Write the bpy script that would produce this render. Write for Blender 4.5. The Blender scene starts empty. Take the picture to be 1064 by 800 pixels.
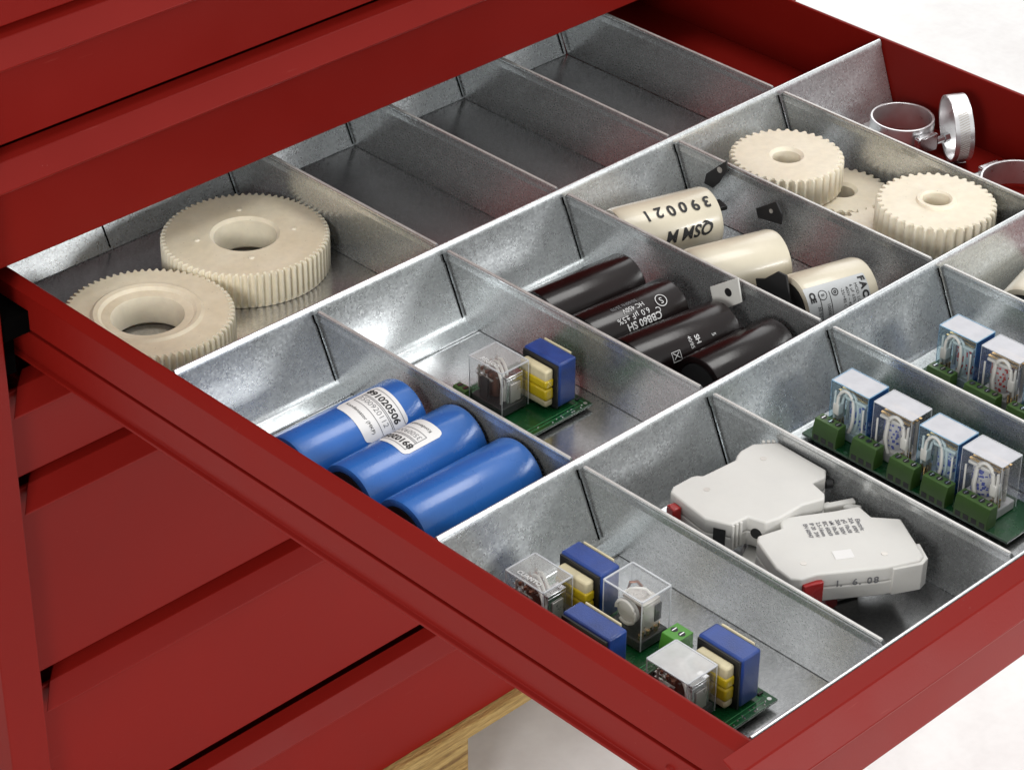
import bpy, bmesh, math, random
from mathutils import Vector, Matrix
random.seed(7)
S = 0.1                                   # the scene is laid out in units of 10 cm
sc = bpy.context.scene
COL = sc.collection

# ------------------------------------------------------------------ camera
cam = bpy.data.cameras.new('camera'); camo = bpy.data.objects.new('camera', cam); COL.objects.link(camo)
R = ((0.7194978732607304, -0.694469061741293, 0.005960927566574292),
     (-0.37193629215635104, -0.39256104010136994, -0.8411653965609354),
     (0.5865033716444188, 0.6029996285891877, -0.5407450813193124))
rx, dn, fw = R
m = Matrix(((rx[0], -dn[0], -fw[0], -7.30725442 * S), (rx[1], -dn[1], -fw[1], -5.9212529 * S),
            (rx[2], -dn[2], -fw[2], 7.97630144 * S), (0, 0, 0, 1)))
camo.matrix_world = m
cam.sensor_width = 36; cam.lens = 2799.45 / 1064 * 36
cam.shift_x = (532 - 529.82) / 1064; cam.shift_y = (384.39 - 400) / 1064
cam.clip_start = 0.02; cam.clip_end = 60
sc.camera = camo
# ------------------------------------------------------------------ world, studio lamps and added floor fills
w = bpy.data.worlds.new('World'); sc.world = w; w.use_nodes = True
bg = w.node_tree.nodes['Background']; bg.inputs[0].default_value = (1.0, 0.995, 0.985, 1); bg.inputs[1].default_value = 0.74
def area(name, loc, tgt, sx, sy, power, col=(1, 1, 1)):
    l = bpy.data.lights.new(name, 'AREA'); l.shape = 'RECTANGLE'; l.size = sx; l.size_y = sy; l.energy = power; l.color = col
    o = bpy.data.objects.new(name, l); COL.objects.link(o); o.location = loc
    o.rotation_euler = (Vector(tgt) - Vector(loc)).to_track_quat('-Z', 'Y').to_euler(); return o
area('softbox_overhead', (0.95, 0.15, 1.75), (0.35, 0.2, 0), 0.8, 0.7, 12, (1, 0.99, 0.97))
area('softbox_left', (-1.5, -0.55, 0.75), (0.1, 0.25, -0.05), 0.4, 0.5, 17, (1, 0.985, 0.96))
area('softbox_front', (1.0, -1.35, 0.46), (0.15, 0.45, -0.03), 0.5, 0.35, 12, (1, 1, 1))
area('floor_fill', (1.9, 2.2, 1.2), (1.5, 1.7, -0.7), 2.2, 2.2, 27, (1, 1, 1))  # added fill, out of view, to whiten the far floor
area('low_fill', (1.15, -1.0, -0.28), (0.42, 0.4, -0.65), 0.7, 0.5, 7, (1, 1, 1))  # added low fill to lighten the floor under the drawer
sc.view_settings.view_transform = 'Standard'; sc.view_settings.look = 'None'
sc.view_settings.exposure = 0.0; sc.view_settings.gamma = 1
sc.render.engine = 'CYCLES'
sc.cycles.use_denoising = True; sc.cycles.max_bounces = 14; sc.cycles.transparent_max_bounces = 24
sc.cycles.sample_clamp_indirect = 6; sc.cycles.caustics_reflective = False; sc.cycles.caustics_refractive = False

# ------------------------------------------------------------------ materials
def nodes(name):
    mt = bpy.data.materials.new(name); mt.use_nodes = True; nt = mt.node_tree
    return mt, nt, nt.nodes['Principled BSDF'], nt.nodes.new, nt.links.new
def coords(nt, N, L, rnd=True):
    tc = N('ShaderNodeTexCoord')
    if not rnd: return tc.outputs['Object']
    oi = N('ShaderNodeObjectInfo'); mu = N('ShaderNodeVectorMath'); mu.operation = 'ADD'
    sc_ = N('ShaderNodeMath'); sc_.operation = 'MULTIPLY'; sc_.inputs[1].default_value = 7.3
    L(oi.outputs['Random'], sc_.inputs[0]); L(tc.outputs['Object'], mu.inputs[0]); L(sc_.outputs[0], mu.inputs[1])
    return mu.outputs[0]
def noise(N, L, vec, scale, detail=3, rough=.5):
    n = N('ShaderNodeTexNoise'); n.inputs['Scale'].default_value = scale; n.inputs['Detail'].default_value = detail
    n.inputs['Roughness'].default_value = rough; L(vec, n.inputs['Vector']); return n.outputs['Fac']
def ramp(N, L, fac, stops):
    r = N('ShaderNodeValToRGB'); e = r.color_ramp.elements
    while len(e) < len(stops): e.new(0.5)
    for i, (p, c) in enumerate(stops):
        e[i].position = p; e[i].color = (c, c, c, 1) if isinstance(c, (int, float)) else (*c, 1)
    L(fac, r.inputs[0]); return r.outputs[0]
def mixc(N, L, fac, a, b, mode='MIX'):
    x = N('ShaderNodeMix'); x.data_type = 'RGBA'; x.blend_type = mode
    if isinstance(fac, (int, float)): x.inputs['Factor'].default_value = fac
    else: L(fac, x.inputs['Factor'])
    for k, v in (('A', a), ('B', b)):
        s = [i for i in x.inputs if i.name == k and i.type == 'RGBA'][0]
        if isinstance(v, tuple): s.default_value = (*v, 1)
        else: L(v, s)
    return [o for o in x.outputs if o.type == 'RGBA'][0]
def bump(N, L, h, strength, dist, bsdf):
    b = N('ShaderNodeBump'); b.inputs['Strength'].default_value = strength; b.inputs['Distance'].default_value = dist
    L(h, b.inputs['Height']); L(b.outputs[0], bsdf.inputs['Normal'])

def m_galv(name, base=(.86, .90, .92), rough=(.25, .36), metal=.82):
    mt, nt, b, N, L = nodes(name); v = coords(nt, N, L)
    vo = N('ShaderNodeTexVoronoi'); vo.inputs['Scale'].default_value = 900; L(v, vo.inputs['Vector'])
    sep = N('ShaderNodeSeparateColor'); L(vo.outputs['Color'], sep.inputs[0])
    fine = noise(N, L, v, 1900, 2); big = noise(N, L, v, 22, 4, .6); mid = noise(N, L, v, 130, 3)
    c1 = ramp(N, L, sep.outputs[0], [(0, tuple(x * .88 for x in base)), (1, tuple(min(1, x * 1.10) for x in base))])
    c2 = ramp(N, L, big, [(.3, .91), (.7, 1.0)]); c = mixc(N, L, .8, c1, c2, 'MULTIPLY')
    c3 = ramp(N, L, fine, [(.3, .88), (.7, 1.0)]); c = mixc(N, L, .7, c, c3, 'MULTIPLY')
    mp = N('ShaderNodeMapping'); mp.inputs['Scale'].default_value = (1, 1, 14); mp.inputs['Rotation'].default_value = (0, .25, .1); L(v, mp.inputs[0])
    stk = ramp(N, L, noise(N, L, mp.outputs[0], 55, 4, .7), [(.35, .90), (.6, 1.0)]); c = mixc(N, L, .8, c, stk, 'MULTIPLY')
    mp2 = N('ShaderNodeMapping'); mp2.inputs['Scale'].default_value = (1, 26, 26); mp2.inputs['Rotation'].default_value = (.3, .5, .7); L(v, mp2.inputs[0])
    scr = ramp(N, L, noise(N, L, mp2.outputs[0], 24, 2, .5), [(.71, 0.0), (.76, .14)]); c = mixc(N, L, scr, c, (.9, .9, .9))
    L(c, b.inputs['Base Color'])
    a = N('ShaderNodeMath'); a.operation = 'ADD'
    r1 = ramp(N, L, sep.outputs[1], [(0, rough[0]), (.7, rough[0] * .6 + rough[1] * .4), (1, rough[1])]); r2 = ramp(N, L, mid, [(.3, -.0), (.75, .035)])
    L(r1, a.inputs[0]); L(r2, a.inputs[1]); L(a.outputs[0], b.inputs['Roughness'])
    b.inputs['Metallic'].default_value = metal
    bump(N, L, noise(N, L, v, 800, 2), .07, .0002, b); return mt
def m_paint(name, col, rough=.36, bumpy=.10, coat=.15, dust=True):
    mt, nt, b, N, L = nodes(name); v = coords(nt, N, L)
    fine = noise(N, L, v, 700, 2); big = noise(N, L, v, 9, 3, .6)
    c = mixc(N, L, .6, col, ramp(N, L, big, [(.3, .86), (.7, 1.0)]), 'MULTIPLY')
    if dust:
        d = N('ShaderNodeTexVoronoi'); d.inputs['Scale'].default_value = 260; L(v, d.inputs['Vector'])
        sp = ramp(N, L, d.outputs['Distance'], [(.03, 1.0), (.07, 0.0)]); sparse = ramp(N, L, noise(N, L, v, 31, 2), [(.60, 0.0), (.70, .35)])
        mm = N('ShaderNodeMath'); mm.operation = 'MULTIPLY'; L(sp, mm.inputs[0]); L(sparse, mm.inputs[1])
        c = mixc(N, L, mm.outputs[0], c, (.62, .33, .30))
    mp2 = N('ShaderNodeMapping'); mp2.inputs['Scale'].default_value = (3, 40, 40); mp2.inputs['Rotation'].default_value = (.2, .6, .4); L(v, mp2.inputs[0])
    c = mixc(N, L, ramp(N, L, noise(N, L, mp2.outputs[0], 9, 3, .6), [(.70, 0.0), (.76, .10)]), c, (.42, .12, .10))
    L(c, b.inputs['Base Color'])
    L(ramp(N, L, big, [(.3, rough - .04), (.7, rough + .08)]), b.inputs['Roughness'])
    b.inputs['Coat Weight'].default_value = coat; b.inputs['Specular IOR Level'].default_value = .13
    bump(N, L, fine, bumpy, .0004, b); return mt
def m_plain(name, col, rough=.4, metal=0., var=.12, scale=60, bumpy=.05, coat=0., sss=0., spec=.5):
    mt, nt, b, N, L = nodes(name); v = coords(nt, N, L)
    n = noise(N, L, v, scale, 4, .6)
    L(mixc(N, L, 1.0, col, ramp(N, L, n, [(.28, 1 - var), (.72, 1.0)]), 'MULTIPLY'), b.inputs['Base Color'])
    L(ramp(N, L, n, [(.3, max(.02, rough - .05)), (.7, rough + .06)]), b.inputs['Roughness'])
    b.inputs['Metallic'].default_value = metal; b.inputs['Coat Weight'].default_value = coat
    b.inputs['Coat Roughness'].default_value = .12; b.inputs['Specular IOR Level'].default_value = spec
    if sss: b.inputs['Subsurface Weight'].default_value = sss; b.inputs['Subsurface Radius'].default_value = (1, .8, .5); b.inputs['Subsurface Scale'].default_value = .003
    bump(N, L, noise(N, L, v, scale * 12, 2), bumpy, .0004, b); return mt
def m_nylon(name, col, stain, amount, topw=.5):
    mt, nt, b, N, L = nodes(name); v = coords(nt, N, L)
    n1 = noise(N, L, v, 28, 5, .65); n2 = noise(N, L, v, 190, 3)
    tcn = N('ShaderNodeTexCoord'); sz = N('ShaderNodeSeparateXYZ'); L(tcn.outputs['Normal'], sz.inputs[0]); top = ramp(N, L, sz.outputs[2], [(.5, topw), (.9, 1.0)])
    st = N('ShaderNodeMath'); st.operation = 'MULTIPLY'; L(ramp(N, L, n1, [(.30, amount * .45), (.72, amount)]), st.inputs[0]); L(top, st.inputs[1])
    c = mixc(N, L, st.outputs[0], col, stain)
    c = mixc(N, L, .7, c, ramp(N, L, n2, [(.3, .88), (.7, 1.0)]), 'MULTIPLY')
    vo = N('ShaderNodeTexVoronoi'); vo.inputs['Scale'].default_value = 150; L(v, vo.inputs['Vector'])
    c = mixc(N, L, ramp(N, L, vo.outputs['Distance'], [(.04, .35), (.08, 0.0)]), c, (.30, .21, .10))
    L(c, b.inputs['Base Color']); b.inputs['Roughness'].default_value = .5
    b.inputs['Subsurface Weight'].default_value = .18; b.inputs['Subsurface Radius'].default_value = (1, .75, .45); b.inputs['Subsurface Scale'].default_value = .004
    bump(N, L, noise(N, L, v, 420, 3), .12, .0005, b); return mt
def m_clear(name, tint=(.93, .95, .96), haze=.06, hazecol=(.85, .87, .9), ior=1.32, gl=1.0):
    mt = bpy.data.materials.new(name); mt.use_nodes = True; nt = mt.node_tree; nt.nodes.clear(); N, L = nt.nodes.new, nt.links.new
    out = N('ShaderNodeOutputMaterial'); tr = N('ShaderNodeBsdfTransparent'); tr.inputs[0].default_value = (*tint, 1)
    df = N('ShaderNodeBsdfPrincipled'); df.inputs['Base Color'].default_value = (*hazecol, 1); df.inputs['Roughness'].default_value = .3
    tc = N('ShaderNodeTexCoord'); nz = noise(N, L, tc.outputs['Object'], 70, 3, .6)
    mx = N('ShaderNodeMixShader'); L(ramp(N, L, nz, [(.3, haze * .85), (.7, min(1, haze * 1.12))]), mx.inputs[0]); L(tr.outputs[0], mx.inputs[1]); L(df.outputs[0], mx.inputs[2])
    g = N('ShaderNodeBsdfGlossy'); g.inputs['Roughness'].default_value = .06; g.inputs[0].default_value = (gl, gl, gl, 1)
    fr = N('ShaderNodeFresnel'); fr.inputs['IOR'].default_value = ior
    ge = N('ShaderNodeNewGeometry'); iv = N('ShaderNodeMath'); iv.operation = 'SUBTRACT'; iv.inputs[0].default_value = 1; L(ge.outputs['Backfacing'], iv.inputs[1])
    fm = N('ShaderNodeMath'); fm.operation = 'MULTIPLY'; L(fr.outputs[0], fm.inputs[0]); L(iv.outputs[0], fm.inputs[1])
    m2 = N('ShaderNodeMixShader'); L(fm.outputs[0], m2.inputs[0]); L(mx.outputs[0], m2.inputs[1]); L(g.outputs[0], m2.inputs[2])
    L(m2.outputs[0], out.inputs[0]); return mt
def m_wood(name):
    mt, nt, b, N, L = nodes(name); tc = N('ShaderNodeTexCoord'); mp = N('ShaderNodeMapping'); mp.inputs['Scale'].default_value = (1, 6, 14); L(tc.outputs['Object'], mp.inputs[0])
    n = noise(N, L, mp.outputs[0], 14, 6, .7); f = noise(N, L, mp.outputs[0], 90, 4, .7)
    c = ramp(N, L, n, [(.32, (.22, .11, .03)), (.48, (.52, .33, .10)), (.68, (.74, .52, .20))])
    c = mixc(N, L, .8, c, ramp(N, L, f, [(.3, .6), (.65, 1.0)]), 'MULTIPLY'); L(c, b.inputs['Base Color']); b.inputs['Roughness'].default_value = .75
    bump(N, L, f, 1.0, .003, b); return mt
def m_floor(name):
    mt, nt, b, N, L = nodes(name); tc = N('ShaderNodeTexCoord'); v = tc.outputs['Object']
    n = noise(N, L, v, 5, 6, .65); f = noise(N, L, v, 120, 4)
    c = ramp(N, L, n, [(.34, (.70, .675, .665)), (.56, (.81, .80, .79)), (.70, (.85, .84, .835))]); c = mixc(N, L, .5, c, ramp(N, L, f, [(.3, .94), (.6, 1.0)]), 'MULTIPLY')
    L(c, b.inputs['Base Color']); b.inputs['Roughness'].default_value = .5; bump(N, L, f, .15, .001, b); return mt

RED = m_paint('red_powder_coat', (.190, .0078, .0050), .40, .10, 0.0)
GALV = m_galv('galvanized_sheet'); GALVF = m_galv('galvanized_floor', (.76, .76, .77), (.17, .24), .92); GALVD = m_galv('galvanized_divider', (.82, .845, .855), (.21, .30), .86)
RIM = m_plain('cut_steel_rim', (.86, .86, .85), .3, 1.0, .15, 90)
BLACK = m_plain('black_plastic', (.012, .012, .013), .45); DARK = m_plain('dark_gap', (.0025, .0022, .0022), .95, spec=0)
NYL_A = m_nylon('aged_nylon', (.93, .86, .69), (.62, .49, .29), .58, .10); NYL_S = m_nylon('cream_nylon', (.88, .82, .68), (.66, .54, .36), .45)
BLUE = m_plain('blue_sleeve', (.018, .125, .44), .28, 0, .14, 30, .12, coat=.3)
BLUE2 = m_plain('blue_coil_tape', (.014, .055, .27), .38, 0, .35, 110, .5, coat=.15)
BROWN = m_plain('dark_brown_bakelite', (.008, .0036, .0036), .20, 0, .35, 40, .06, coat=0, spec=.42)
CREAM = m_plain('cream_can', (.70, .64, .50), .32, 0, .14, 35, .06, coat=.3)
WHITEP = m_plain('light_grey_housing', (.62, .61, .58), .42, 0, .08, 40, .10, sss=.05)
LABEL = m_plain('paper_label', (.74, .73, .72), .55, 0, .06, 50); LABELG = m_plain('grey_foil_label', (.52, .54, .55), .4, 0, .08, 50)
INK = m_plain('black_ink', (.012, .012, .013), .6, var=.02); INKG = m_plain('grey_ink', (.16, .16, .17), .7, var=.02); INKW = m_plain('white_ink', (.62, .62, .62), .6, var=.05)
REDP = m_plain('red_lever', (.38, .008, .008), .3, coat=.3)
PCB = m_plain('green_circuit_board', (.007, .075, .022), .25, 0, .25, 120, .1, coat=.4); TRACE = m_plain('circuit_trace', (.06, .26, .10), .3, 0, .1, 50)
TERM = m_plain('dark_green_terminal', (.065, .145, .028), .36, 0, .15, 80); TERMB = m_plain('bright_green_terminal', (.09, .32, .04), .35, 0, .1, 80)
YEL = m_plain('yellow_tape', (.68, .50, .015), .3, 0, .2, 90, .1, coat=.3); BOB = m_plain('cream_bobbin', (.70, .62, .40), .45, 0, .2, 90)
STEEL = m_plain('bright_steel', (.66, .66, .67), .2, 1.0, .12, 120, .05); BRASS = m_plain('brass', (.72, .48, .22), .25, 1.0, .2, 200); COPPER = m_plain('coil_copper', (.24, .09, .05), .35, .6, .3, 200)
WIREW = m_plain('white_wire', (.78, .77, .73), .4, 0, .06, 100); COILW = m_plain('white_coil_wrap', (.66, .66, .68), .5, 0, .2, 250, .3)
BLUEM = m_plain('blue_print', (.07, .10, .42), .5); REDM = m_plain('red_print', (.55, .05, .05), .5); GREYM = m_plain('grey_frame', (.60, .57, .53), .3, .5, .2, 150)
CLEAR = m_clear('clear_cover', (.97, .97, .97), .02); CLEARB = m_clear('pale_cyan_cover', (.90, .955, .975), .025, (.5, .7, .85)); BLUEG = m_clear('deep_blue_cover_side', (.16, .36, .66), .35, (.03, .16, .42))
LID = m_clear('white_sheen_lid', (.9, .92, .95), .66, (.60, .60, .64)); LIDC = m_clear('faint_sheen_lid', (.93, .93, .92), .16, (.8, .8, .8)); LIDM = m_clear('pale_sheen_lid', (.93, .93, .92), .42, (.8, .8, .8)); EDGE = m_clear('cover_edge', (.8, .82, .84), .5, (.75, .77, .8)); EDGEB = m_clear('blue_cover_edge', (.6, .8, .9), .45, (.30, .52, .72))  # lid haze paints in the white surroundings reflected on clear lids
BAND = m_plain('clamp_band', (.82, .82, .83), .30, .88, .12, 120, .04)
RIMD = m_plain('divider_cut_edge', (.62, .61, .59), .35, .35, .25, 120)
TABM = m_plain('pale_tab', (.66, .66, .62), .4)
WOOD = m_wood('pallet_wood'); FLOOR = m_floor('studio_floor')

# ------------------------------------------------------------------ mesh helpers
class M:
    def __init__(s): s.v = []; s.f = []
    def add(s, vs, fs, mat=None):
        n = len(s.v); s.v += [tuple(mat @ Vector(p)) if mat else tuple(p) for p in vs]; s.f += [tuple(i + n for i in f) for f in fs]; return s
    def box(s, a, b, mat=None):
        (x0, y0, z0), (x1, y1, z1) = a, b
        vs = [(x0, y0, z0), (x1, y0, z0), (x1, y1, z0), (x0, y1, z0), (x0, y0, z1), (x1, y0, z1), (x1, y1, z1), (x0, y1, z1)]
        return s.add(vs, [(0, 3, 2, 1), (4, 5, 6, 7), (0, 1, 5, 4), (1, 2, 6, 5), (2, 3, 7, 6), (3, 0, 4, 7)], mat)
    def prism(s, pts, z0, z1, mat=None):
        n = len(pts); vs = [(x, y, z0) for x, y in pts] + [(x, y, z1) for x, y in pts]
        ar = sum(pts[i][0] * pts[(i + 1) % n][1] - pts[(i + 1) % n][0] * pts[i][1] for i in range(n))
        idx = list(range(n)) if ar > 0 else list(range(n))[::-1]
        fs = [tuple(idx[::-1]), tuple(i + n for i in idx)] + [(idx[k], idx[(k + 1) % n], idx[(k + 1) % n] + n, idx[k] + n) for k in range(n)]
        return s.add(vs, fs, mat)
    def lathe(s, prof, n=32, mat=None, mod=None, closed=True):
        # prof: list of (r, z) around the z axis; a closed ring profile, or capped when it starts or ends at r = 0
        vs = []; fs = []
        for j, (r, z) in enumerate(prof):
            for k in range(n):
                rr = r * (mod(j, k) if mod else 1); a = 2 * math.pi * k / n; vs.append((rr * math.cos(a), rr * math.sin(a), z))
        P = len(prof)
        for j in range(P if closed else P - 1):
            j2 = (j + 1) % P
            for k in range(n):
                k2 = (k + 1) % n; fs.append((j * n + k, j * n + k2, j2 * n + k2, j2 * n + k))
        return s.add(vs, fs, mat)
    def cyl(s, p0, p1, r, n=20, r1=None, mat=None):
        p0, p1 = Vector(p0), Vector(p1); d = p1 - p0; q = d.to_track_quat('Z', 'Y').to_matrix().to_4x4(); q.translation = p0; L = d.length; r1 = r if r1 is None else r1
        vs = [(r * math.cos(2 * math.pi * k / n), r * math.sin(2 * math.pi * k / n), 0) for k in range(n)] + [(r1 * math.cos(2 * math.pi * k / n), r1 * math.sin(2 * math.pi * k / n), L) for k in range(n)]
        fs = [(k, (k + 1) % n, (k + 1) % n + n, k + n) for k in range(n)] + [tuple(range(n))[::-1], tuple(range(n, 2 * n))]
        return s.add(vs, fs, (mat @ q) if mat else q)
    def tube(s, path, r, n=8):
        P = [Vector(p) for p in path]; vs = []; fs = []
        for i, p in enumerate(P):
            t = (P[min(i + 1, len(P) - 1)] - P[max(i - 1, 0)]).normalized(); up = Vector((0, 0, 1)) if abs(t.z) < .9 else Vector((1, 0, 0))
            a = t.cross(up).normalized(); b = t.cross(a)
            vs += [tuple(p + a * r * math.cos(2 * math.pi * k / n) + b * r * math.sin(2 * math.pi * k / n)) for k in range(n)]
        for i in range(len(P) - 1):
            for k in range(n): k2 = (k + 1) % n; fs.append((i * n + k, i * n + k2, (i + 1) * n + k2, (i + 1) * n + k))
        fs += [tuple(range(n))[::-1], tuple(range((len(P) - 1) * n, len(P) * n))]
        return s.add(vs, fs)
    def extr(s, prof, a, b, axis='x', mat=None):
        # closed profile of two coordinates, pushed along x (prof = y, z) or along y (prof = x, z)
        n = len(prof)
        vs = [(a, p, q) for p, q in prof] + [(b, p, q) for p, q in prof] if axis == 'x' else [(p, a, q) for p, q in prof] + [(p, b, q) for p, q in prof]
        fs = [tuple(range(n)), tuple(range(n, 2 * n))[::-1]] + [(k, k + n, (k + 1) % n + n, (k + 1) % n) for k in range(n)]
        return s.add(vs, fs, mat)
def fix(me):
    bm = bmesh.new(); bm.from_mesh(me); bmesh.ops.recalc_face_normals(bm, faces=bm.faces); bm.to_mesh(me); bm.free()
def obj(name, mb, mat, parent=None, bev=0, seg=2, smooth=True, ang=35, loc=None, label=None, recalc=True):
    me = bpy.data.meshes.new(name); me.from_pydata([(x * S, y * S, z * S) for x, y, z in mb.v], [], mb.f); me.validate()
    if recalc: fix(me)
    me.materials.append(mat)
    if smooth:
        me.polygons.foreach_set('use_smooth', [True] * len(me.polygons)); me.set_sharp_from_angle(angle=math.radians(ang))
    o = bpy.data.objects.new(name, me); COL.objects.link(o)
    if parent: o.parent = parent
    if loc: o.location = [c * S for c in loc]
    if bev:
        b = o.modifiers.new('bevel', 'BEVEL'); b.width = bev * S; b.segments = seg; b.limit_method = 'ANGLE'; b.angle_limit = math.radians(30); b.harden_normals = False
    if label: o['label'] = label
    return o
def tag(o, label=None, cat=None, group=None, kind=None):
    if label: o['label'] = label
    if cat: o['category'] = cat
    if group: o['group'] = group
    if kind: o['kind'] = kind
    return o
def thing(name, label, cat, loc=(0, 0, 0), rotz=0, group=None, rot=None):
    o = bpy.data.objects.new(name, None); COL.objects.link(o); o.location = [c * S for c in loc]; o.rotation_euler = rot or (0, 0, rotz)
    o.empty_display_size = .01; return tag(o, label, cat, group)
def copy_tree(o, parent=None):
    c = o.copy(); COL.objects.link(c)
    if parent: c.parent = parent
    for ch in list(o.children): copy_tree(ch, c)
    return c
def text_geo(txt, size, bold=0.0, spacing=1.0):
    cu = bpy.data.curves.new('t', 'FONT'); cu.body = txt; cu.size = size; cu.offset = bold; cu.space_character = spacing; cu.resolution_u = 3; cu.align_x = 'CENTER'; cu.align_y = 'CENTER'
    o = bpy.data.objects.new('t', cu); COL.objects.link(o); dg = bpy.context.evaluated_depsgraph_get()
    me = bpy.data.meshes.new_from_object(o.evaluated_get(dg)); vs = [tuple(v.co) for v in me.vertices]; fs = [tuple(p.vertices) for p in me.polygons]
    bpy.data.objects.remove(o); bpy.data.meshes.remove(me); bpy.data.curves.remove(cu); return vs, fs

# ------------------------------------------------------------------ the setting: floor
fl = M(); fl.box((-60, -60, -6.60), (90, 90, -6.5)); f = obj('floor', fl, FLOOR, smooth=False); f['kind'] = 'structure'

# ------------------------------------------------------------------ cabinet and its drawers
ZB = -5.33
cab = thing('tool_cabinet', 'tall red sheet-metal drawer cabinet standing on a wooden board', 'cabinet', (3, 5.6, ZB))
def cpart(name, mb, bev=.01, mat=RED):
    mb.v = [(x - 3, y - 5.6, z - ZB) for x, y, z in mb.v]; return obj(name, mb, mat, cab, bev=bev)
cpart('corner_post', M().box((-.57, 5.45, ZB), (-.29, 5.75, 4.05)))
cpart('corner_post', M().box((6.36, 5.45, ZB), (6.62, 5.75, 4.05)))
cpart('side_panel', M().box((-.57, 5.752, ZB), (-.52, 11.6, 4.05)))
cpart('side_panel', M().box((6.57, 5.752, ZB), (6.62, 11.6, 4.05)))
cpart('back_panel', M().box((-.515, 11.55, ZB), (6.565, 11.6, 4.05)))
cpart('top_panel', M().box((-.57, 5.45, 4.052), (6.62, 11.6, 4.10)))
cpart('bottom_panel', M().box((-.515, 5.78, ZB), (6.565, 11.54, ZB + .05)))
cpart('shade_block', M().box((-.285, 5.475, -.27), (-.092, 11.4, -.13)).box((-.285, 5.66, -.63), (-.095, 11.4, -.2705)), 0, DARK)  # black blocks added for the cabinet's shade beside the open drawer
cpart('dark_interior_fill', M().box((-.515, 5.76, ZB + .06), (-.29, 11.5, 4.0)), 0, DARK)  # added black fill standing in for the unlit cabinet interior

LIPY = 5.5
HP = [(.205, .16), (.105, .126), (0, 0), (.008, -.018), (.112, .055), (.112, .10)]
def mitre(x0, x1):
    n = len(HP); vs = [(x0 + y * 1.05, y, z) for y, z in HP] + [(x1 - y * 1.05, y, z) for y, z in HP]
    return M().add(vs, [tuple(range(n)), tuple(range(n, 2 * n))[::-1]] + [(k, k + n, (k + 1) % n + n, (k + 1) % n) for k in range(n)])
def make_front(root, zb, x0=-.25, x1=6.32, ends=True):
    # lip line of the handle is the local origin; zb = bottom of the front below it
    h = obj('handle', mitre(x0, x1), RED, root, bev=.006, ang=12)
    obj('front_panel', M().extr([(.116, .10), (.116, zb), (.15, zb), (.15, .10)], x0, x1), RED, root, bev=.008)
def closed(zl, zbot, label, cat='drawer'):
    r = thing('drawer', label, cat, (0, LIPY, zl), group='closed drawers of the cabinet')
    make_front(r, zbot - zl)
    b = M(); t = .03; zb = zbot - zl + .05; yb = 5.4
    obj('drawer_body', M().box((.0, .152, zb), (6.05, yb, zb + .03)), RED, r)
    obj('side_panel', M().box((-.03, .152, zb), (-.001, yb, .05)), RED, r)
    obj('side_panel', M().box((6.051, .152, zb), (6.08, yb, .05)), RED, r)
    return r
closed(2.95, 2.33, 'red closed drawer highest in the cabinet, above the top edge of the view')
closed(2.13, 1.576, 'red closed drawer whose lower front edge just shows in the top left corner')
closed(1.389, .875, 'second closed red drawer up from the open one, its whole front in view')
closed(.654, .111, 'closed red drawer front hanging directly over the open drawer')
closed(-.817, -1.325, 'shallow closed red drawer right below the open drawer')
closed(-1.51, -2.813, 'deep closed red drawer second below the open one, its handle lip crossing the left post')
closed(-3.033, -4.175, 'deep closed red drawer third below the open one, long handle lip across the lower left')
closed(-4.47, -5.325, 'lowest closed red drawer just above the wooden board')

# pallet under the cabinet
pl = thing('wooden_pallet', 'rough wooden board and block under the red cabinet', 'pallet', (3, 5.6, -6.5))
for (a, b, nm) in (((-4.2, -.06, 1.045), (4.4, 6.2, 1.165), 'deck_board'), ((-1.0, .03, 0.0), (.52, 1.5, 1.042), 'block'), ((-4.1, .03, 0.0), (-3.0, 1.5, 1.042), 'block'), ((3.2, .03, 0), (4.3, 1.5, 1.042), 'block')):
    obj(nm, M().box(a, b), WOOD, pl, bev=.02)

# ------------------------------------------------------------------ the open drawer
W = 6.053; YB, YA, YC = 4.234, 2.117, 6.381; H = -.478; LEAN = .1733
dr = thing('drawer', 'pulled-out red drawer divided into compartments full of parts', 'drawer', (0, 0, 0))
front = bpy.data.objects.new('t', None)
h = obj('handle', M().extr([(y - .235, z - .11) for y, z in HP], -.25, 6.32), RED, dr, bev=.006, ang=12)
obj('front_panel', M().extr([(-.12, -.01), (-.12, -.525), (-.07, -.525), (-.07, -.01)], -.25, 6.32), RED, dr, bev=.008)
side = [(0, 0), (-.016, .004), (-.085, -.035), (-.085, -.262), (-.035, -.266), (-.035, -.288), (-.080, -.292), (-.062, -.485), (-.088, -.495), (-.088, -.512), (.0, -.512)]
obj('side_panel', M().extr([(x - .004, z) for x, z in side], -.05, 6.6, 'y'), RED, dr, bev=.004, ang=12)
obj('side_panel', M().extr([(W + .004 - x, z) for x, z in side], -.05, 6.6, 'y'), RED, dr, bev=.004, ang=12)
obj('bottom_panel', M().box((.0, -.06, -.514), (W, 6.51, -.488)), RED, dr)
obj('back_panel', M().box((.0, 6.52, -.487), (W, 6.56, -.0)), RED, dr)
obj('rivet', M().lathe([(0, .02), (.02, .016), (.03, 0), (0, 0)], 16, Matrix.Translation((-.074, .42, -.40)) @ Matrix.Rotation(-math.pi / 2, 4, 'Y'), closed=False), RED, dr)
# insert floor
tr = M().box((.004, -.06, -.4865), (5.03, 6.25, H)); tray = obj('drawer_insert', tr, GALVF); tag(tray, 'flat galvanized base sheet lying in the bottom of the open drawer', 'tray')

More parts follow.
